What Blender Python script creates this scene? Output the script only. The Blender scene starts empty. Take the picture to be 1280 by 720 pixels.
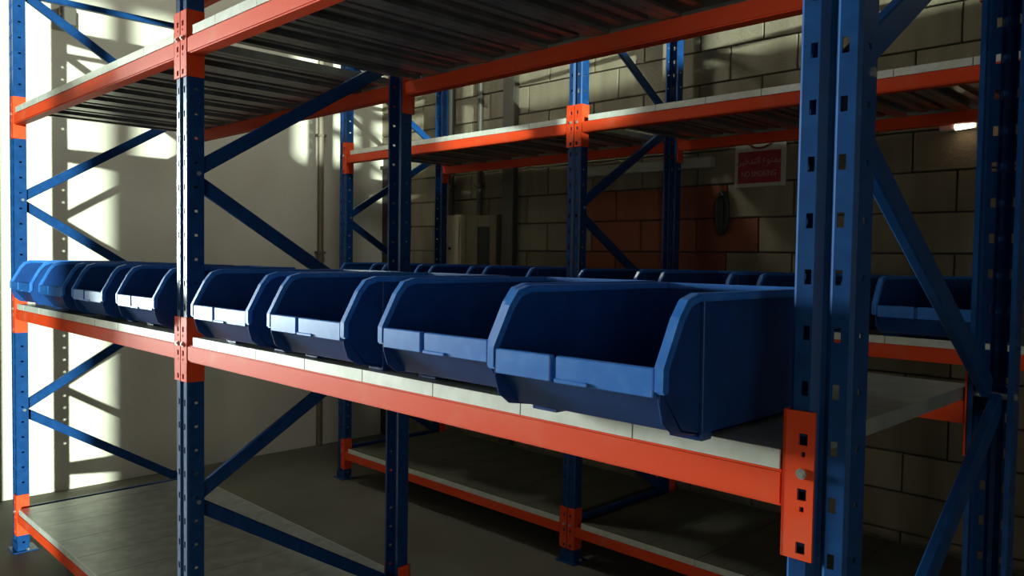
import bpy, bmesh, math, random
from mathutils import Vector, Matrix
random.seed(7)
scene = bpy.context.scene
COL = scene.collection

# ------------------------------------------------------------------ camera
CAM_LOC = Vector((2.4906, -1.0328, 1.4913))
YAW, PITCH, ROLL, FPX = 0.784, -0.038, 0.0147, 994.35
fw = Vector((-math.sin(YAW) * math.cos(PITCH), math.cos(YAW) * math.cos(PITCH), math.sin(PITCH)))
rt0 = Vector((math.cos(YAW), math.sin(YAW), 0))
up0 = rt0.cross(fw)
rt = rt0 * math.cos(ROLL) + up0 * math.sin(ROLL)
up = -rt0 * math.sin(ROLL) + up0 * math.cos(ROLL)
cam_d = bpy.data.cameras.new('camera')
cam_d.sensor_width = 36.0
cam_d.lens = FPX / 1280 * 36.0
cam_d.clip_start = 0.02
cam = bpy.data.objects.new('camera', cam_d)
COL.objects.link(cam)
m = Matrix.Identity(4)
for i in range(3):
    m[i][0], m[i][1], m[i][2], m[i][3] = rt[i], up[i], -fw[i], CAM_LOC[i]
cam.matrix_world = m
scene.camera = cam

# ------------------------------------------------------------------ world, sun, exposure
world = bpy.data.worlds.new('world')
scene.world = world
world.use_nodes = True
bg = world.node_tree.nodes['Background']
bg.inputs[0].default_value = (0.72, 0.86, 0.82, 1)
bg.inputs[1].default_value = 0.1

SUN_DIR = Vector((-1.0, 0.47, -0.055)).normalized()
sun_d = bpy.data.lights.new('low_sun', 'SUN')
sun_d.energy = 10.5
sun_d.angle = math.radians(0.7)
sun_d.color = (0.80, 1.0, 0.89)
sun = bpy.data.objects.new('low_sun', sun_d)
COL.objects.link(sun)
sun.location = (9, -6, 6)
sun.rotation_euler = SUN_DIR.to_track_quat('-Z', 'Y').to_euler()

# daylight at the outer end of an unseen passage added behind the left-hand wall to even its falloff
DOORWAY = (-2.3, -0.5, 0.0, 2.55)      # y0, y1, z0, z1 of the opening
day_d = bpy.data.lights.new('doorway_daylight', 'AREA')
day_d.shape = 'RECTANGLE'
day_d.size = 1.25
day_d.size_y = DOORWAY[1] - DOORWAY[0] - 0.1
day_d.energy = 1850
day_d.color = (0.86, 1.0, 0.95)
day = bpy.data.objects.new('doorway_daylight', day_d)
COL.objects.link(day)
day.location = (-5.2, (DOORWAY[0] + DOORWAY[1]) / 2, 1.87)
day.rotation_euler = (0, -math.pi / 2, 0)

# soft fill light added out of view in the gate opening, lifting the shaded end wall
gate_d = bpy.data.lights.new('gate_fill', 'AREA')
gate_d.shape = 'RECTANGLE'
gate_d.size = 3.4
gate_d.size_y = 2.0
gate_d.energy = 85
gate_d.color = (0.95, 1.0, 0.93)
gate = bpy.data.objects.new('gate_fill', gate_d)
COL.objects.link(gate)
gate.location = (6.98, -4.96, 1.8)
gate.rotation_euler = (0, math.pi / 2, 0)

vs = scene.view_settings
vs.view_transform = 'Standard'
vs.look = 'None'
vs.gamma = 1.0
vs.exposure = 0.0
vs.use_curve_mapping = False

# ------------------------------------------------------------------ materials
def newmat(name):
    mt = bpy.data.materials.new(name)
    mt.use_nodes = True
    nt = mt.node_tree
    return mt, nt, nt.nodes['Principled BSDF']

def mat(name, col, rough=0.5, metal=0.0, col2=None, scale=8.0, lo=0.4, hi=0.65, stretch=(1, 1, 1), bump=0.0, bscale=60.0, spec=0.5, coat=0.0, detail=5):
    mt, nt, b = newmat(name)
    b.inputs['Roughness'].default_value = rough
    b.inputs['Metallic'].default_value = metal
    b.inputs['Specular IOR Level'].default_value = spec
    b.inputs['Coat Weight'].default_value = coat
    b.inputs['Base Color'].default_value = (*col, 1)
    tc = nt.nodes.new('ShaderNodeTexCoord')
    mp = nt.nodes.new('ShaderNodeMapping')
    mp.inputs['Scale'].default_value = stretch
    nt.links.new(tc.outputs['Object'], mp.inputs[0])
    if col2:
        n = nt.nodes.new('ShaderNodeTexNoise')
        n.inputs['Scale'].default_value = scale
        n.inputs['Detail'].default_value = detail
        nt.links.new(mp.outputs[0], n.inputs['Vector'])
        r = nt.nodes.new('ShaderNodeValToRGB')
        r.color_ramp.elements[0].position = lo
        r.color_ramp.elements[1].position = hi
        r.color_ramp.elements[0].color = (*col, 1)
        r.color_ramp.elements[1].color = (*col2, 1)
        nt.links.new(n.outputs[0], r.inputs[0])
        nt.links.new(r.outputs[0], b.inputs['Base Color'])
    if bump:
        n2 = nt.nodes.new('ShaderNodeTexNoise')
        n2.inputs['Scale'].default_value = bscale
        n2.inputs['Detail'].default_value = 4
        nt.links.new(mp.outputs[0], n2.inputs['Vector'])
        bp = nt.nodes.new('ShaderNodeBump')
        bp.inputs['Strength'].default_value = bump
        bp.inputs['Distance'].default_value = 0.01
        nt.links.new(n2.outputs[0], bp.inputs['Height'])
        nt.links.new(bp.outputs[0], b.inputs['Normal'])
    return mt

M = {}
M['blue_steel'] = mat('blue_powder_coat', (0.004, 0.034, 0.122), 0.34, 0, (0.006, 0.044, 0.150), 30, spec=0.25)
M['orange_steel'] = mat('orange_powder_coat', (0.66, 0.056, 0.013), 0.5, 0, (0.64, 0.11, 0.05), 9, 0.52, 0.85, spec=0.14)
M['galv'] = mat('galvanised_sheet', (0.56, 0.55, 0.49), 0.38, 0.2, (0.64, 0.63, 0.57), 25, bump=0.02, bscale=40)
M['deck_top'] = mat('shaded_galvanised_deck', (0.24, 0.245, 0.225), 0.34, 0.35, (0.33, 0.33, 0.30), 14, bump=0.02, bscale=30)  # same sheet as the lips, darkened to stand in for shade on top
M['deck_under'] = mat('shaded_sheet_underside', (0.30, 0.285, 0.27), 0.30, 0.75, (0.38, 0.36, 0.34), 14)  # raw sheet; colour darker than the lips to stand in for underside shade
M['brown_deck'] = mat('brown_deck', (0.085, 0.078, 0.052), 0.7, 0, (0.055, 0.05, 0.034), 5)  # darker brown top sheet for the far rack's bottom deck
M['bolt'] = mat('zinc_bolt', (0.65, 0.66, 0.62), 0.3, 0.9)
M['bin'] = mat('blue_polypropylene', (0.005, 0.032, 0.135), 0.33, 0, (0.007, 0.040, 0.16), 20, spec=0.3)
M['bin_lit'] = mat('blue_polypropylene_lit', (0.017, 0.115, 0.40), 0.32, 0, (0.035, 0.155, 0.46), 26, 0.45, 0.7)  # same plastic as the body; light on the rim is put into its colour
M['plaster'] = mat('beige_plaster', (0.55, 0.50, 0.40), 0.85, 0, (0.47, 0.42, 0.33), 1.7, 0.4, 0.7, bump=0.15, bscale=35)
M['grey_render'] = mat('grey_render', (0.13, 0.125, 0.11), 0.9, bump=0.2, bscale=30)
M['mortar'] = mat('mortar', (0.05, 0.042, 0.03), 0.95, bump=0.3, bscale=90)
M['floor'] = mat('dusty_concrete', (0.13, 0.115, 0.085), 0.7, 0, (0.075, 0.065, 0.045), 1.6, 0.35, 0.7, bump=0.12, bscale=25)
M['ceiling'] = mat('ceiling_sheet', (0.13, 0.13, 0.12), 0.8)
M['white_paint'] = mat('cream_enamel', (0.60, 0.50, 0.33), 0.5, 0, (0.52, 0.43, 0.29), 6)
M['brown_box'] = mat('brown_enamel', (0.15, 0.11, 0.07), 0.6, 0, (0.12, 0.09, 0.06), 6)
M['dark'] = mat('dark_interior', (0.012, 0.012, 0.010), 0.7)
M['door'] = mat('dark_door_paint', (0.022, 0.019, 0.013), 0.7, 0, (0.03, 0.025, 0.016), 4)
M['conduit'] = mat('dark_conduit', (0.06, 0.05, 0.035), 0.6)
M['trunking'] = mat('grey_trunking', (0.34, 0.33, 0.26), 0.6)
M['rubber'] = mat('black_rubber', (0.012, 0.012, 0.012), 0.6)
M['sign_white'] = mat('sign_white', (0.34, 0.32, 0.26), 0.6)
M['sign_red'] = mat('sign_red', (0.24, 0.008, 0.010), 0.6)
M['sign_ink'] = mat('sign_pale_ink', (0.34, 0.20, 0.15), 0.6)
M['ring'] = mat('sign_ring', (0.14, 0.012, 0.014), 0.6)
M['lamp_body'] = mat('lamp_body', (0.5, 0.5, 0.48), 0.5)

def emis(name, col, s):
    mt, nt, b = newmat(name)
    b.inputs['Base Color'].default_value = (*col, 1)
    b.inputs['Emission Color'].default_value = (*col, 1)
    b.inputs['Emission Strength'].default_value = s
    return mt
M['tube'] = emis('lamp_tube', (1, 0.86, 0.62), 9)

def block_mat(name, a, b_):
    """concrete block with per-object tone and drip streaks"""
    mt, nt, b = newmat(name)
    b.inputs['Roughness'].default_value = 0.92
    oi = nt.nodes.new('ShaderNodeObjectInfo')
    tc = nt.nodes.new('ShaderNodeTexCoord')
    geo = nt.nodes.new('ShaderNodeNewGeometry')
    mp = nt.nodes.new('ShaderNodeMapping')
    mp.inputs['Scale'].default_value = (7, 7, 1.2)
    nt.links.new(geo.outputs['Position'], mp.inputs[0])
    n = nt.nodes.new('ShaderNodeTexNoise')
    n.inputs['Scale'].default_value = 1.0
    n.inputs['Detail'].default_value = 6
    nt.links.new(mp.outputs[0], n.inputs['Vector'])
    add = nt.nodes.new('ShaderNodeMath'); add.operation = 'MULTIPLY_ADD'
    nt.links.new(oi.outputs['Random'], add.inputs[0])
    add.inputs[1].default_value = 0.30
    nt.links.new(n.outputs[0], add.inputs[2])
    r = nt.nodes.new('ShaderNodeValToRGB')
    r.color_ramp.elements[0].position = 0.40; r.color_ramp.elements[0].color = (*a, 1)
    r.color_ramp.elements[1].position = 0.85; r.color_ramp.elements[1].color = (*b_, 1)
    nt.links.new(add.outputs[0], r.inputs[0])
    nt.links.new(r.outputs[0], b.inputs['Base Color'])
    n2 = nt.nodes.new('ShaderNodeTexNoise')
    n2.inputs['Scale'].default_value = 70
    nt.links.new(geo.outputs['Position'], n2.inputs['Vector'])
    bp = nt.nodes.new('ShaderNodeBump'); bp.inputs['Strength'].default_value = 0.35; bp.inputs['Distance'].default_value = 0.008
    nt.links.new(n2.outputs[0], bp.inputs['Height'])
    nt.links.new(bp.outputs[0], b.inputs['Normal'])
    return mt
M['block'] = block_mat('concrete_block', (0.115, 0.088, 0.054), (0.20, 0.163, 0.108))
M['block_red'] = block_mat('red_painted_block', (0.14, 0.035, 0.015), (0.20, 0.055, 0.022))

# ------------------------------------------------------------------ mesh helpers
class MB:
    def __init__(self):
        self.v = []; self.f = []; self.smooth = []
    def box(self, x0, x1, y0, y1, z0, z1):
        n = len(self.v)
        self.v += [(x0,y0,z0),(x1,y0,z0),(x1,y1,z0),(x0,y1,z0),(x0,y0,z1),(x1,y0,z1),(x1,y1,z1),(x0,y1,z1)]
        self.f += [(n,n+3,n+2,n+1),(n+4,n+5,n+6,n+7),(n,n+1,n+5,n+4),(n+1,n+2,n+6,n+5),(n+2,n+3,n+7,n+6),(n+3,n,n+4,n+7)]
        return self
    def bar(self, p, q, w, h, side=Vector((1,0,0))):
        """rectangular bar from p to q; w along side, h perpendicular"""
        p = Vector(p); q = Vector(q); d = (q-p).normalized()
        s = (side - d*side.dot(d)).normalized(); t = d.cross(s)
        n = len(self.v)
        for c in (p, q):
            for a, b in ((-1,-1),(1,-1),(1,1),(-1,1)):
                self.v.append(tuple(c + s*(a*w/2) + t*(b*h/2)))
        self.f += [(n,n+1,n+2,n+3),(n+7,n+6,n+5,n+4)]
        for i in range(4):
            j = (i+1) % 4
            self.f.append((n+j, n+i, n+4+i, n+4+j))
        return self
    def prism(self, poly, x0, x1):
        """poly in (y,z), extruded along x"""
        n = len(self.v); k = len(poly)
        self.v += [(x0, y, z) for y, z in poly] + [(x1, y, z) for y, z in poly]
        self.f.append(tuple(range(n, n+k))); self.f.append(tuple(range(n+2*k-1, n+k-1, -1)))
        for i in range(k):
            j = (i+1) % k
            self.f.append((n+j, n+i, n+k+i, n+k+j))
        return self
    def tube(self, pts, r, seg=8, cap=True):
        pts = [Vector(p) for p in pts]; rings = []
        for i, p in enumerate(pts):
            d = (pts[min(i+1, len(pts)-1)] - pts[max(i-1, 0)]).normalized()
            a = Vector((0,0,1)) if abs(d.z) < 0.9 else Vector((1,0,0))
            s = d.cross(a).normalized(); t = d.cross(s)
            n = len(self.v)
            for k in range(seg):
                an = 2*math.pi*k/seg
                self.v.append(tuple(p + s*math.cos(an)*r + t*math.sin(an)*r))
            rings.append(n)
        for a, b in zip(rings, rings[1:]):
            for k in range(seg):
                j = (k+1) % seg
                self.f.append((a+k, a+j, b+j, b+k))
        if cap:
            self.f.append(tuple(rings[0]+k for k in reversed(range(seg))))
            self.f.append(tuple(rings[-1]+k for k in range(seg)))
        return self
    def mesh(self, name, mt, bevel=0.0, bseg=2, smooth=False):
        me = bpy.data.meshes.new(name)
        me.from_pydata(self.v, [], self.f)
        bm = bmesh.new(); bm.from_mesh(me)
        bmesh.ops.recalc_face_normals(bm, faces=bm.faces)
        if bevel:
            es = [e for e in bm.edges if len(e.link_faces) == 2 and e.calc_face_angle(0) > 0.6]
            bmesh.ops.bevel(bm, geom=es, offset=bevel, segments=bseg, affect='EDGES', clamp_overlap=True)
        if smooth:
            for fc in bm.faces: fc.smooth = True
        bm.to_mesh(me); bm.free()
        me.materials.append(M[mt] if isinstance(mt, str) else mt)
        return me

def link(name, data, parent=None, loc=(0,0,0), rot=(0,0,0), scale=None):
    o = bpy.data.objects.new(name, data)
    COL.objects.link(o)
    o.location = loc; o.rotation_euler = rot
    if scale: o.scale = scale
    if parent: o.parent = parent
    return o
def thing(o, label, cat, group=None):
    o['label'] = label; o['category'] = cat
    if group: o['group'] = group
    return o
def struct(name, mb, mt, bevel=0.0):
    o = link(name, mb.mesh(name, mt, bevel)); o['kind'] = 'structure'
    return o

# ------------------------------------------------------------------ the room
XE, YW, XR, YF, ZC = -2.95, 2.88, 7.0, -6.6, 4.6
struct('floor', MB().box(XE-0.2, XR+0.2, YF-0.2, YW+0.2, -0.15, 0.0), 'floor')
struct('ceiling', MB().box(XE-0.2, XR+0.2, YF-0.2, YW+0.2, ZC, ZC+0.15), 'ceiling')
wl = MB().box(XE-0.2, XE, YF-0.2, DOORWAY[0], 0, ZC).box(XE-0.2, XE, DOORWAY[1], YW+0.2, 0, ZC)
wl.box(XE-0.2, XE, DOORWAY[0], DOORWAY[1], DOORWAY[3], ZC).box(XE-0.2, XE, DOORWAY[0], DOORWAY[1], 0, DOORWAY[2])
struct('wall_left', wl, 'plaster')
# unseen passage shell, added to channel the doorway light
wl2 = MB().box(-5.3, XE-0.2, DOORWAY[1], DOORWAY[1]+0.15, 0, 2.7).box(-5.3, XE-0.2, DOORWAY[0]-0.15, DOORWAY[0], 0, 2.7)
struct('wall_added_passage', wl2, 'grey_render')
struct('ceiling_added_passage', MB().box(-5.3, XE-0.2, DOORWAY[0], DOORWAY[1], 2.55, 2.7), 'grey_render')
struct('floor_added_passage', MB().box(-5.3, XE-0.2, DOORWAY[0]-0.15, DOORWAY[1]+0.15, -0.15, 0.0), 'floor')
leaf = struct('added_blocking_leaf', MB().box(XE+0.02, XE+1.32, -0.50, -0.46, 0.01, 2.5), 'door', 0.003)  # unseen leaf added to block doorway light from the back wall
link('door_handle', MB().tube([(XE+1.24, -0.50, 1.0), (XE+1.24, -0.545, 1.0), (XE+1.14, -0.545, 1.0)], 0.01).mesh('door_handle', 'bolt', smooth=True), leaf)
struct('wall_front', MB().box(XE, XR, YF-0.2, YF, 0, ZC), 'grey_render')
# unseen right-hand wall; its openings are shaped to place the low sun's patches
OPEN = [(-6.0, -3.92, 0.0, 3.6), (-3.84, -3.49, 2.58, 3.6), (-2.68, -2.05, 2.77, 4.25), (-1.95, -1.25, 2.49, 4.25), (-1.18, 1.2, 2.96, 4.25)]
ys = sorted({YF, YW} | {o[0] for o in OPEN} | {o[1] for o in OPEN})
zs = sorted({0.0, ZC} | {o[2] for o in OPEN} | {o[3] for o in OPEN})
wr = MB()
for a, b in zip(ys, ys[1:]):
    for c, d in zip(zs, zs[1:]):
        ym, zm = (a+b)/2, (c+d)/2
        if not any(o[0] < ym < o[1] and o[2] < zm < o[3] for o in OPEN):
            wr.box(XR, XR+0.2, a, b, c, d)
struct('wall_right', wr, 'grey_render')

# back wall: mortar bed with real blocks standing proud of it
wb = struct('wall_back', MB().box(XE, XR, YW+0.012, YW+0.2, 0, ZC), 'mortar')
BW, BH, JT = 0.378, 0.186, 0.008
blk = MB().box(0, BW-JT, -0.012, 0.02, 0, BH-JT)
blk_me = blk.mesh('block', 'block', 0.003, 1)
half_me = MB().box(0, BW/2-JT, -0.012, 0.02, 0, BH-JT).mesh('half_block', 'block', 0.003, 1)
redm = blk_me.copy(); redm.materials[0] = M['block_red']
DOOR = (-2.95, -2.56, 2.23)
rest = MB()
nrow = int(ZC / BH) + 1
Z0 = 1.918 - 10*BH - 0.004       # a bed joint at z = 1.918
for r in range(-1, nrow):
    z = Z0 + r*BH
    off = 0.059 if r % 2 == 0 else 0.059 - BW/2
    x = off - 9*BW
    while x < XR:
        xa, xb = max(x, XE), min(x + BW, XR)
        za, zb = max(z, 0.0), min(z + BH, ZC)
        if xb - xa > 0.03 and zb - za > 0.02:
            indoor = xa < DOOR[1] - 0.001 and za < DOOR[2] - 0.02
            if indoor:
                xa = max(xa, DOOR[1])
                if xb - xa < 0.03: x += BW; continue
            full = abs((xb-xa) - BW) < 1e-3 and abs((zb-za) - BH) < 1e-3
            if full and xa < 2.0 and zb < 3.2:
                red = -0.76 < (xa+xb)/2 < 0.26 and zb < 1.93 and za > 0.5
                link('block', redm if red else blk_me, wb, (xa, YW + random.uniform(0, 0.003), za))
            else:
                rest.box(xa, xb-JT, YW-0.012+0.012, YW+0.03, za, zb-JT)
        x += BW
ro = link('block_infill', rest.mesh('block_infill', 'block'), wb); ro['kind'] = 'stuff'

# dark door in the corner of the back wall
d1 = struct('door_1', MB().box(DOOR[0]+0.012, DOOR[1]-0.03, YW-0.004, YW+0.011, 0.01, DOOR[2]-0.03), 'door', 0.002)
fr = MB().box(DOOR[1]-0.03, DOOR[1], YW-0.02, YW+0.012, 0, DOOR[2]).box(DOOR[0], DOOR[1]-0.03, YW-0.02, YW+0.012, DOOR[2]-0.03, DOOR[2])
link('door_frame', fr.mesh('door_frame', 'door'), d1)
link('door_handle', MB().tube([(-2.63, YW-0.004, 1.02), (-2.63, YW-0.045, 1.02), (-2.73, YW-0.045, 1.02)], 0.009).mesh('door_handle', 'bolt', smooth=True), d1)

# ------------------------------------------------------------------ rack parts
D = 0.87            # rack depth
UW, UD = 0.082, 0.054
PITCH_H = 0.075
FH = 3.05           # frame height

def upright_mesh(h, first):
    """perforated omega-section column, face at y=0 looking -y"""
    hw = UW/2
    # profile points along the section (x, y) and which strips carry slots
    prof = [(-hw+0.010, UD), (-hw, UD-0.0005), (-hw, UD*0.62), (-hw, UD*0.40), (-hw, 0.005), (-hw+0.005, 0.0),
            (-0.0255, 0.0), (-0.0160, 0.0), (-0.0130, 0.0), (-0.0035, 0.0095), (0.0035, 0.0095), (0.0130, 0.0), (0.0160, 0.0), (0.0255, 0.0),
            (hw-0.005, 0.0), (hw, 0.005), (hw, UD*0.40), (hw, UD*0.62), (hw, UD-0.0005), (hw-0.010, UD)]
    slots = {6: 0.020, 12: 0.020, 2: 0.008, 16: 0.008}
    zs = [0.0]; kinds = []
    k = 0; z = first
    while z + 0.02 < h:
        zs += [z-0.010, z-0.004, z+0.004, z+0.010]; z += PITCH_H
    zs.append(h)
    vs_, fs = [], []
    np_ = len(prof)
    for zz in zs:
        vs_ += [(x, y, zz) for x, y in prof]
    for i in range(len(zs)-1):
        ph = (i - 1) % 4 if i >= 1 else 3      # 0,1,2 inside a slot, 3 between slots
        if i == 0 or i == len(zs)-2: ph = 3
        for s in range(np_-1):
            if s in slots and ph != 3:
                if slots[s] > 0.01 or ph == 1: continue
            a = i*np_+s
            fs.append((a, a+1, a+np_+1, a+np_))
    me = bpy.data.meshes.new('upright')
    me.from_pydata(vs_, [], fs)
    bm = bmesh.new(); bm.from_mesh(me)
    bmesh.ops.solidify(bm, geom=bm.faces[:], thickness=0.0022)
    bmesh.ops.recalc_face_normals(bm, faces=bm.faces)
    bm.to_mesh(me); bm.free()
    me.materials.append(M['blue_steel'])
    return me
UP = upright_mesh(FH, 0.0425)

def connector_mesh(sgn):
    """L plate; sgn=-1: beam lies on the -x side of the upright. origin: upright axis, beam bottom"""
    hw = UW/2
    xs = [0.003, 0.0125, 0.0145, 0.0215, 0.0235, 0.0265, hw+0.007]
    xs = [0.003, 0.0125, 0.0155, 0.0215, 0.0255, hw+0.006]
    z_sq = [0.098, 0.023, -0.050]; z_rd = [0.078, 0.003]
    cuts = []
    for z in z_sq: cuts += [z-0.008, z+0.008]
    for z in z_rd: cuts += [z-0.0035, z+0.0035]
    zs = sorted([-0.066, 0.136] + cuts)
    b = MB()
    for x0, x1 in zip(xs, xs[1:]):
        for z0, z1 in zip(zs, zs[1:]):
            xm, zm = (x0+x1)/2, (z0+z1)/2
            if any(abs(zm-z) < 0.008 for z in z_sq) and 0.0125 < xm < 0.0255: continue
            if any(abs(zm-z) < 0.0035 for z in z_rd) and 0.0155 < xm < 0.0215: continue
            if sgn > 0: b.box(x0, x1, -0.0045, -0.0005, z0, z1)
            else: b.box(-x1, -x0, -0.0045, -0.0005, z0, z1)
    xa, xb = (hw+0.002, hw+0.006)
    if sgn > 0: b.box(xa, xb, -0.0045, 0.052, -0.066, 0.136)
    else: b.box(-xb, -xa, -0.0045, 0.052, -0.066, 0.136)
    me = bpy.data.meshes.new('connector')
    me.from_pydata(b.v, [], b.f)
    bm = bmesh.new(); bm.from_mesh(me)
    bmesh.ops.remove_doubles(bm, verts=bm.verts, dist=1e-5)
    # drop internal faces shared by neighbouring cells
    seen = {}
    for fc in bm.faces:
        key = tuple(sorted(v.index for v in fc.verts)); seen.setdefault(key, []).append(fc)
    dead = [fc for l in seen.values() if len(l) > 1 for fc in l]
    bmesh.ops.delete(bm, geom=dead, context='FACES_ONLY')
    bmesh.ops.recalc_face_normals(bm, faces=bm.faces)
    bm.to_mesh(me); bm.free()
    me.materials.append(M['orange_steel'])
    return me
CONN = {1: connector_mesh(1), -1: connector_mesh(-1)}
BOLT = MB().tube([(0, 0.0, 0), (0, -0.004, 0)], 0.0075, 10).tube([(0, -0.004, 0), (0, -0.008, 0)], 0.005, 6).mesh('bolt', 'bolt', smooth=False)
FOOT = MB().box(-0.06, 0.06, -0.02, 0.09, 0, 0.006).box(-0.045, 0.045, -0.003, -0.0005, 0.006, 0.05).mesh('foot_plate', 'blue_steel', 0.0015, 1)
ANCHOR = MB().tube([(0, 0, 0), (0, 0, 0.012)], 0.008, 6).mesh('anchor_bolt', 'bolt')
BEAM_H, LIP_H = 0.051, 0.027
_beams = {}
def beam_mesh(length):
    k = round(length, 3)
    if k not in _beams:
        _beams[k] = MB().box(0, length, -0.003, 0.046, 0, BEAM_H).mesh('beam', 'orange_steel', 0.004, 2)
    return _beams[k]
_panels = {}
def panel_mesh(w, brown_top=False):
    k = (round(w, 3), brown_top)
    if k not in _panels:
        b = MB(); t = 0.0016; h = LIP_H; mi = []
        def add(i, *a):
            b.box(*a); mi.extend([i]*6)
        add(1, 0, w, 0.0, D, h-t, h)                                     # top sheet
        add(2, t, w-t, 0.003, D-0.003, h-2*t, h-t-0.0001)                # raw underside, darkened for shade
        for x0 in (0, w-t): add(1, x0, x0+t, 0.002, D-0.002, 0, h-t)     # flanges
        r = min(0.03, w*0.2)
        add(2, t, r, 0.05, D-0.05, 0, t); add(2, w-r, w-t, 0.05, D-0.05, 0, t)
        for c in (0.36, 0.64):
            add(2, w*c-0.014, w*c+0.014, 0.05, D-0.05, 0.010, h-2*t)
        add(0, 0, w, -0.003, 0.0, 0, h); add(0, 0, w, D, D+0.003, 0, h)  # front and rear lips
        me = b.mesh('deck_panel', 'galv')
        me.materials.append(M['brown_deck'] if brown_top else M['deck_top'])
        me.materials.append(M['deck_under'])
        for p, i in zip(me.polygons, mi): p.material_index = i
        _panels[k] = me
    return _panels[k]

# frame bracing measured on the near rack
Z_F = [0.705, 1.739, 2.773]; Z_R = [0.19, 1.222, 2.256]
def brace_objs(parent, x):
    yf, yr = 0.036, D-0.036
    seq = [(yr, Z_R[0]), (yf, Z_F[0]), (yr, Z_R[1]), (yf, Z_F[1]), (yr, Z_R[2]), (yf, Z_F[2])]
    for i, ((ya, za), (yb, zb)) in enumerate(zip(seq, seq[1:])):
        dx = 0.010 if i % 2 else -0.010
        sg = 1 if zb > za else -1
        b = MB().bar((0, ya, za + 0.012*sg), (0, yb, zb - 0.012*sg), 0.020, 0.044)
        o = link('diagonal_brace', b.mesh('diagonal_brace', 'blue_steel', 0.003, 1), parent, (x+dx, 0, 0))
    for z in (0.20, 2.745):
        b = MB().bar((0, yf, z), (0, yr, z), 0.030, 0.030)
        link('horizontal_brace', b.mesh('horizontal_brace', 'blue_steel', 0.003, 1), parent, (x, 0, 0))
    for y, zl in ((yf, Z_F), (yr, Z_R)):
        for z in zl:
            link('brace_bolt', MB().tube([(-UW/2-0.004, y, z), (UW/2+0.004, y, z)], 0.007, 8).mesh('brace_bolt', 'bolt'), parent, (x, 0, 0))

def rack(name, label, xs_, y0, levels, decks):
    root = link(name, None, None, (xs_[1], y0, 0))
    thing(root, label, 'rack')
    xs_ = [x - xs_[1] for x in xs_]
    for x in xs_:
        for rear in (0, 1):
            rot = (0, 0, math.pi if rear else 0); yy = D if rear else 0
            link('upright', UP, root, (x, yy, 0.004), rot)
            ft = link('foot_plate', FOOT, root, (x, yy, 0), rot)
            for s in (-1, 1): link('anchor_bolt', ANCHOR, ft, (s*0.05, 0.045, 0.006))
        brace_objs(root, x)
    for li, z in enumerate(levels):
        for bi, (xa, xb) in enumerate(zip(xs_, xs_[1:])):
            L = xb - xa - UW - 0.012
            for rear in (0, 1):
                rot = (0, 0, math.pi if rear else 0); yy = D if rear else 0
                bx = (xb - UW/2 - 0.006) if rear else (xa + UW/2 + 0.006)
                be = link('beam', beam_mesh(L), root, (bx, yy, z), rot)
                for e, px in ((1, -UW/2-0.006), (-1, L+UW/2+0.006)):
                    cn = link('connector', CONN[e], be, (px, 0, 0))
                    link('bolt', BOLT, be, (px + e*0.019, -0.0045, 0.052))
            if (li, bi) in decks:
                xe = xb - 0.049; x0 = xa + 0.088
                edges = [xe]
                while edges[-1] - 0.25 > x0 + 0.05: edges.append(edges[-1] - 0.25)
                edges.append(x0)
                for a, b in zip(edges[1:], edges):
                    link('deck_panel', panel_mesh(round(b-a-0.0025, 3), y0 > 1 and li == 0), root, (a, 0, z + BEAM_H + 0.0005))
    return root

XA = (-2.0, 0.0, 2.04)
XB = (-2.03, -0.03, 1.99)
YB = 1.905
rack_a = rack('storage_rack', 'near blue and orange shelving rack with blue bins and open end upright', XA, 0.0, (0.15, 1.155, 2.10, 2.82),
              {(l, b) for l in range(4) for b in (0, 1)})
rack_b = rack('storage_rack', 'blue and orange shelving rack standing before the block wall', XB, YB, (0.135, 1.155, 2.095),
              {(l, b) for l in range(3) for b in (0, 1)})

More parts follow.
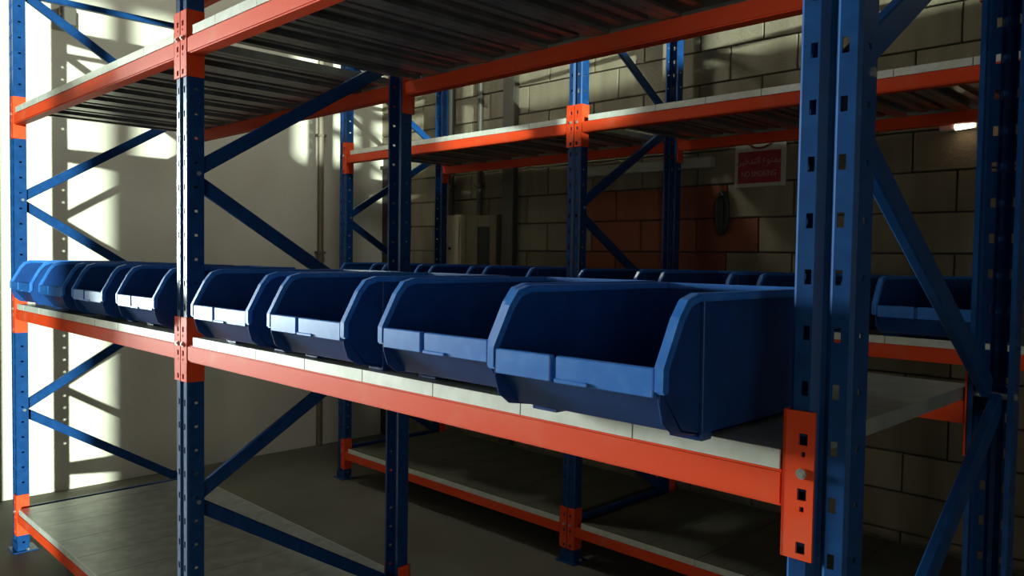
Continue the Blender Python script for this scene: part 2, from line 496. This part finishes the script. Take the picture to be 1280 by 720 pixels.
# ------------------------------------------------------------------ picking bins
W, BD, BHH = 0.345, 0.50, 0.212
def bin_parts():
    t = 0.004; ins = 0.012
    side = [(0.004, 0.113), (0.006, 0.066), (0.016, 0.036), (0.040, 0.018), (0.115, 0.006), (BD-0.012, 0.006), (BD-0.006, BHH-0.004),
            (0.082, BHH-0.004), (0.058, 0.200), (0.040, 0.178)]
    b = MB()
    for x0 in (ins, W-ins-t):
        b.prism(side, x0, x0+t)
    # floor, back wall, sloping front wall
    b.box(ins, W-ins, 0.112, BD-0.010, 0.006, 0.010)
    b.prism([(BD-0.012, 0.006), (BD-0.008, 0.006), (BD-0.003, BHH-0.004), (BD-0.007, BHH-0.004)], ins, W-ins)
    b.prism([(0.014, 0.074), (0.018, 0.074), (0.062, 0.022), (0.115, 0.010), (0.115, 0.006), (0.059, 0.018)], ins, W-ins)
    # stiffening ribs and stacking feet on the sides
    for x0, x1 in ((ins-0.006, ins), (W-ins, W-ins+0.006)):
        b.prism([(0.105, 0.0), (0.130, 0.0), (0.128, BHH-0.01), (0.103, BHH-0.01)], x0, x1)
        b.prism([(0.455, 0.0), (0.475, 0.0), (0.475, BHH-0.01), (0.455, BHH-0.01)], x0, x1)
    for x0, x1 in ((ins, ins+0.05), (W-ins-0.05, W-ins)):
        b.box(x0, x1, 0.105, 0.130, 0.0, 0.006); b.box(x0, x1, 0.44, 0.47, 0.0, 0.006)
    body = b.mesh('bin_body', 'bin', 0.0012, 1)
    # rolled rim following the cut-away sides and the back
    r = MB()
    path = [(0.0, 0.078), (0.0, 0.113), (0.036, 0.180), (0.056, 0.204), (0.084, BHH), (BD, BHH)]
    path_in = [(0.012, 0.078), (0.012, 0.110), (0.047, 0.174), (0.064, 0.193), (0.087, BHH-0.012), (BD, BHH-0.012)]
    for x0, x1 in ((0.0, 0.020), (W-0.020, W)):
        for i in range(len(path)-1):
            r.prism([path[i], path[i+1], path_in[i+1], path_in[i]], x0, x1)
    r.box(0.020, W-0.020, BD-0.014, BD, BHH-0.012, BHH)
    bm = bmesh.new(); tmp = r.mesh('tmp', 'bin_lit'); bm.from_mesh(tmp)
    bmesh.ops.remove_doubles(bm, verts=bm.verts, dist=1e-5)
    seen = {}
    for fc in bm.faces:
        seen.setdefault(tuple(sorted(v.index for v in fc.verts)), []).append(fc)
    bmesh.ops.delete(bm, geom=[f for l in seen.values() if len(l) > 1 for f in l], context='FACES_ONLY')
    bmesh.ops.recalc_face_normals(bm, faces=bm.faces)
    es = [e for e in bm.edges if len(e.link_faces) == 2 and e.calc_face_angle(0) > 0.8]
    bmesh.ops.bevel(bm, geom=es, offset=0.003, segments=2, affect='EDGES', clamp_overlap=True)
    rim = bpy.data.meshes.new('rim'); bm.to_mesh(rim); bm.free(); rim.materials.append(M['bin_lit'])
    # label holder band across the front, split by a divider slot
    h = MB()
    gx = W*0.40
    h.box(0.020, gx, 0.001, 0.013, 0.072, 0.112)
    h.box(gx+0.012, W-0.020, 0.001, 0.013, 0.072, 0.112)
    h.box(gx, gx+0.012, 0.008, 0.013, 0.072, 0.108)
    h.box(gx+0.012, gx+0.075, -0.003, 0.001, 0.072, 0.079)
    lip = h.mesh('label_holder', 'bin_lit', 0.0015, 1)
    return body, rim, lip
BODY, RIM, LIPM = bin_parts()
ORD = ['first', 'second', 'third', 'fourth', 'fifth', 'sixth', 'seventh', 'eighth']
def picking_bin(x, y, z, rz, label, group):
    root = link('picking_bin', None, None, (x, y, z), (0, 0, rz))
    thing(root, label, 'bin', group)
    for nm, me in (('bin_body', BODY), ('rim', RIM), ('label_holder', LIPM)):
        link(nm, me, root)
    return root
ZD = 1.155 + BEAM_H + LIP_H + 0.0008
near = [(1.553, -0.150, 0.0), (1.150, -0.078, 0.006), (0.695, -0.082, -0.004), (0.262, -0.085, 0.004),
        (-0.432, -0.052, 0.0), (-0.905, -0.055, 0.006), (-1.372, -0.052, 0.0), (-1.84, -0.050, -0.005)]
for i, (x, y, rz) in enumerate(near):
    txt = {0: 'blue open-front plastic bin beside the open end upright, overhanging the near shelf most',
           7: 'blue open-front plastic bin at the sunlit far end of the near shelf'}.get(
           i, 'blue open-front plastic bin on near shelf, %s from the open end upright' % ORD[i])
    picking_bin(x, y, ZD, rz, txt, 'blue bins on the near rack')
far = [1.425, 0.975, 0.515, 0.06, -0.60, -1.05, -1.50, -1.95]
for i, x in enumerate(far):
    picking_bin(x, YB - 0.10, ZD, 0, 'blue open-front plastic bin on rack by the block wall, %s counted towards the corner door' % ORD[i], 'blue bins on the rack by the block wall')

# ------------------------------------------------------------------ wall fittings
YS = YW - 0.0125
# safety sign
sg = link('safety_sign', None, None, (0.435, YS, 2.05))
thing(sg, 'white prohibition sign with red lettered panel on the block wall', 'sign')
link('sign_board', MB().box(-0.145, 0.145, -0.006, 0, -0.165, 0.20).mesh('sign_board', 'sign_white', 0.002, 1), sg)
link('red_panel', MB().box(-0.125, 0.118, -0.008, -0.006, -0.145, 0.022).mesh('red_panel', 'sign_red'), sg)
ring = MB()
pts = [(0.085*math.cos(a), -0.0075, 0.112 + 0.075*math.sin(a)) for a in [2*math.pi*k/32 for k in range(33)]]
ring.tube(pts, 0.007, 6, cap=False)
ring.bar((-0.058, -0.0075, 0.160), (0.058, -0.0075, 0.062), 0.003, 0.014, Vector((0, 1, 0)))
link('prohibition_ring', ring.mesh('prohibition_ring', 'ring'), sg)
def text_obj(name, body, size, loc, mt, parent, sx=1.0):
    cu = bpy.data.curves.new(name, 'FONT')
    cu.body = body; cu.size = size; cu.align_x = 'CENTER'; cu.align_y = 'CENTER'; cu.extrude = 0.0006
    tmp = bpy.data.objects.new(name, cu); COL.objects.link(tmp)
    dg = bpy.context.evaluated_depsgraph_get(); dg.update()
    me = bpy.data.meshes.new_from_object(tmp.evaluated_get(dg))
    bpy.data.objects.remove(tmp)
    me.materials.clear(); me.materials.append(M[mt])
    return link(name, me, parent, loc, (math.pi/2, 0, 0), (sx, 1, 1))
# first line in Arabic contextual letter forms, laid out right to left
ar = '\u0645\u0645\u0646\u0648\u0639 \u0627\u0644\u062a\u062f\u062e\u064a\u0646'
shaped = '\ufee3\ufee4\ufee8\ufeee\ufec9 \ufe8d\ufedf\ufe98\ufeaa\ufea7\ufef4\ufee6'
text_obj('lettering', shaped[::-1], 0.050, (-0.004, -0.0088, -0.028), 'sign_ink', sg, 0.9)
text_obj('lettering', 'NO SMOKING', 0.042, (-0.004, -0.0088, -0.098), 'sign_ink', sg, 0.75)

# electrical cabinets
def cabinet(name, label, x0, x1, z0, z1, dep, mt, openp):
    c = link(name, None, None, ((x0+x1)/2, YS, z0)); thing(c, label, 'cabinet')
    w = (x1-x0)/2; h = z1-z0
    link('cabinet_body', MB().box(-w, w, -dep, 0, 0, h).mesh('cabinet_body', mt, 0.004, 2), c)
    if openp:
        b = MB()
        fw_ = 0.05
        b.box(-w, -w+0.12, -dep-0.012, -dep, 0, h-0.004); b.box(w-fw_*1.3, w, -dep-0.012, -dep, 0, h-0.004)
        b.box(-w+0.12, w-fw_*1.3, -dep-0.012, -dep, h-0.085, h-0.004)
        link('door_frame', b.mesh('door_frame', mt, 0.002, 1), c)
        link('dark_panel', MB().box(-w+0.12, w-fw_*1.3, -dep-0.004, -dep, 0.02, h-0.085).mesh('dark_panel', 'dark'), c)
    else:
        d = link('cabinet_door', MB().box(-w+0.012, w-0.012, -dep-0.010, -dep, 0.012, h-0.012).mesh('cabinet_door', mt, 0.003, 2), c)
        link('lock', MB().tube([(w*0.25, -dep-0.010, h*0.55), (w*0.25, -dep-0.022, h*0.55)], 0.011, 10).mesh('lock', 'dark'), d)
cabinet('electrical_cabinet', 'cream closed electrical cabinet with a small lock on block wall', -2.165, -1.885, 1.25, 1.80, 0.05, 'white_paint', False)
cabinet('electrical_cabinet', 'brown electrical cabinet with a dark front panel on block wall', -1.815, -1.50, 1.25, 1.79, 0.05, 'brown_box', True)

def pipe(name, label, cat, x, z0, z1, r, group=None):
    o = link(name, None, None, (x, YS, z0)); thing(o, label, cat, group)
    link('pipe', MB().tube([(0, -r-0.003, 0), (0, -r-0.003, z1-z0)], r, 10).mesh('pipe', 'conduit', smooth=False), o)
    z = 0.2
    while z < z1 - z0 - 0.1:
        link('clip', MB().box(-r-0.012, r+0.012, -2*r-0.006, 0, z, z+0.02).mesh('clip', 'conduit', 0.001, 1), o)
        z += 0.8
pipe('conduit', 'dark vertical conduit rising from the cream cabinet', 'conduit', -2.03, 1.803, ZC-0.01, 0.022)
pipe('conduit', 'dark vertical conduit rising from the brown cabinet', 'conduit', -1.72, 1.793, ZC-0.01, 0.020)
duct = link('cable_duct', None, None, (-1.41, YS, 0.0)); thing(duct, 'wide dark cable duct running up the block wall', 'duct')
link('duct_body', MB().box(-0.055, 0.055, -0.05, 0, 0.002, ZC-0.01).mesh('duct_body', 'conduit', 0.004, 1), duct)
for z in (0.9, 2.0, 3.1):
    link('duct_cover_joint', MB().box(-0.058, 0.058, -0.053, 0, z, z+0.012).mesh('duct_cover_joint', 'conduit'), duct)
tr = link('cable_trunking', None, None, (-0.29, YS, 2.035)); thing(tr, 'pale horizontal cable trunking along the block wall', 'trunking')
link('trunking_body', MB().box(-0.46, 0.46, -0.05, 0, -0.032, 0.028).mesh('trunking_body', 'trunking', 0.003, 1), tr)
link('trunking_lid', MB().box(-0.46, 0.46, -0.056, -0.05, -0.026, 0.022).mesh('trunking_lid', 'trunking', 0.002, 1), tr)
# hanging cable loop next to the sign
cl = link('cable_coil', None, None, (0.235, YS, 1.75)); thing(cl, 'black cable coil hanging on the block wall near the sign', 'cable')
for k in range(4):
    pts = [((0.012+0.008*k)*math.cos(a), -0.012-0.006*k, (0.08+0.012*k)*math.sin(a)) for a in [2*math.pi*j/24 for j in range(25)]]
    link('loop', MB().tube(pts, 0.0085, 6, cap=False).mesh('loop', 'rubber', smooth=True), cl)
link('hook', MB().tube([(0, 0, 0.10), (0, -0.04, 0.10), (0, -0.045, 0.115)], 0.004, 6).mesh('hook', 'bolt'), cl)
# small lit lamp on the wall
lm = link('wall_lamp', None, None, (1.41, YS, 2.095)); thing(lm, 'small lit tube lamp on the block wall under the rack beam', 'lamp')
link('lamp_base', MB().box(-0.10, 0.05, -0.035, 0, -0.012, 0.012).mesh('lamp_base', 'lamp_body', 0.003, 1), lm)
link('lamp_tube', MB().tube([(-0.03, -0.05, -0.002), (0.04, -0.05, 0.004)], 0.016, 10).mesh('lamp_tube', 'tube', smooth=True), lm)
link('lamp_holder', MB().box(-0.045, -0.03, -0.062, -0.03, -0.014, 0.014).mesh('lamp_holder', 'lamp_body'), lm)

# end wall fittings
ep = link('wall_conduit', None, None, (XE, 2.285, 0.0)); thing(ep, 'brown conduit running up the plastered end wall', 'conduit')
link('pipe', MB().tube([(0.028, 0, 0.002), (0.028, 0, ZC-0.01)], 0.024, 10).mesh('pipe', 'brown_box', smooth=False), ep)
for z in (0.6, 1.5, 2.4):
    link('clip', MB().box(0, 0.055, -0.034, 0.034, z, z+0.02).mesh('clip', 'brown_box'), ep)
jb = link('junction_box', None, None, (XE, 0.51, 2.86)); thing(jb, 'small dark junction box high on the plastered end wall', 'junction box')
link('box_body', MB().box(0, 0.07, -0.045, 0.045, 0, 0.11).mesh('box_body', 'conduit', 0.004, 2), jb)
link('box_lid', MB().box(0.07, 0.078, -0.04, 0.04, 0.005, 0.105).mesh('box_lid', 'conduit', 0.002, 1), jb)
link('cable_gland', MB().tube([(0.035, 0, 0.11), (0.035, 0, 0.15)], 0.012, 8).mesh('cable_gland', 'rubber'), jb)

# ------------------------------------------------------------------ fill lamps added above the aisles, out of view
def fill_lamp(x, y, z, power, label):
    o = link('added_fill_lamp', None, None, (x, y, ZC)); thing(o, label, 'lamp')
    h = ZC - z
    link('cable', MB().tube([(0, 0, 0), (0, 0, -h+0.30)], 0.006, 6).mesh('cable', 'rubber'), o)
    sh = MB(); seg = 24
    rings = [(0.03, 0.30), (0.05, 0.24), (0.10, 0.17), (0.16, 0.12)]
    for r, dz in rings:
        for k in range(seg):
            a = 2*math.pi*k/seg
            sh.v.append((r*math.cos(a), r*math.sin(a), -h+dz))
    for i in range(len(rings)-1):
        for k in range(seg):
            j = (k+1) % seg
            sh.f.append((i*seg+k, i*seg+j, (i+1)*seg+j, (i+1)*seg+k))
    link('lamp_shade', sh.mesh('lamp_shade', 'lamp_body', smooth=True), o)
    ld = bpy.data.lights.new('fill_light', 'POINT'); ld.energy = power; ld.color = (0.93, 1.0, 0.93); ld.shadow_soft_size = 0.10
    link('fill_light', ld, o, (0, 0, -h))
fill_lamp(-0.6, -1.35, 3.0, 15, 'added unseen fill lamp over the front aisle')
fill_lamp(-1.2, 1.4, 3.5, 50, 'added unseen fill lamp over the aisle between the two racks')
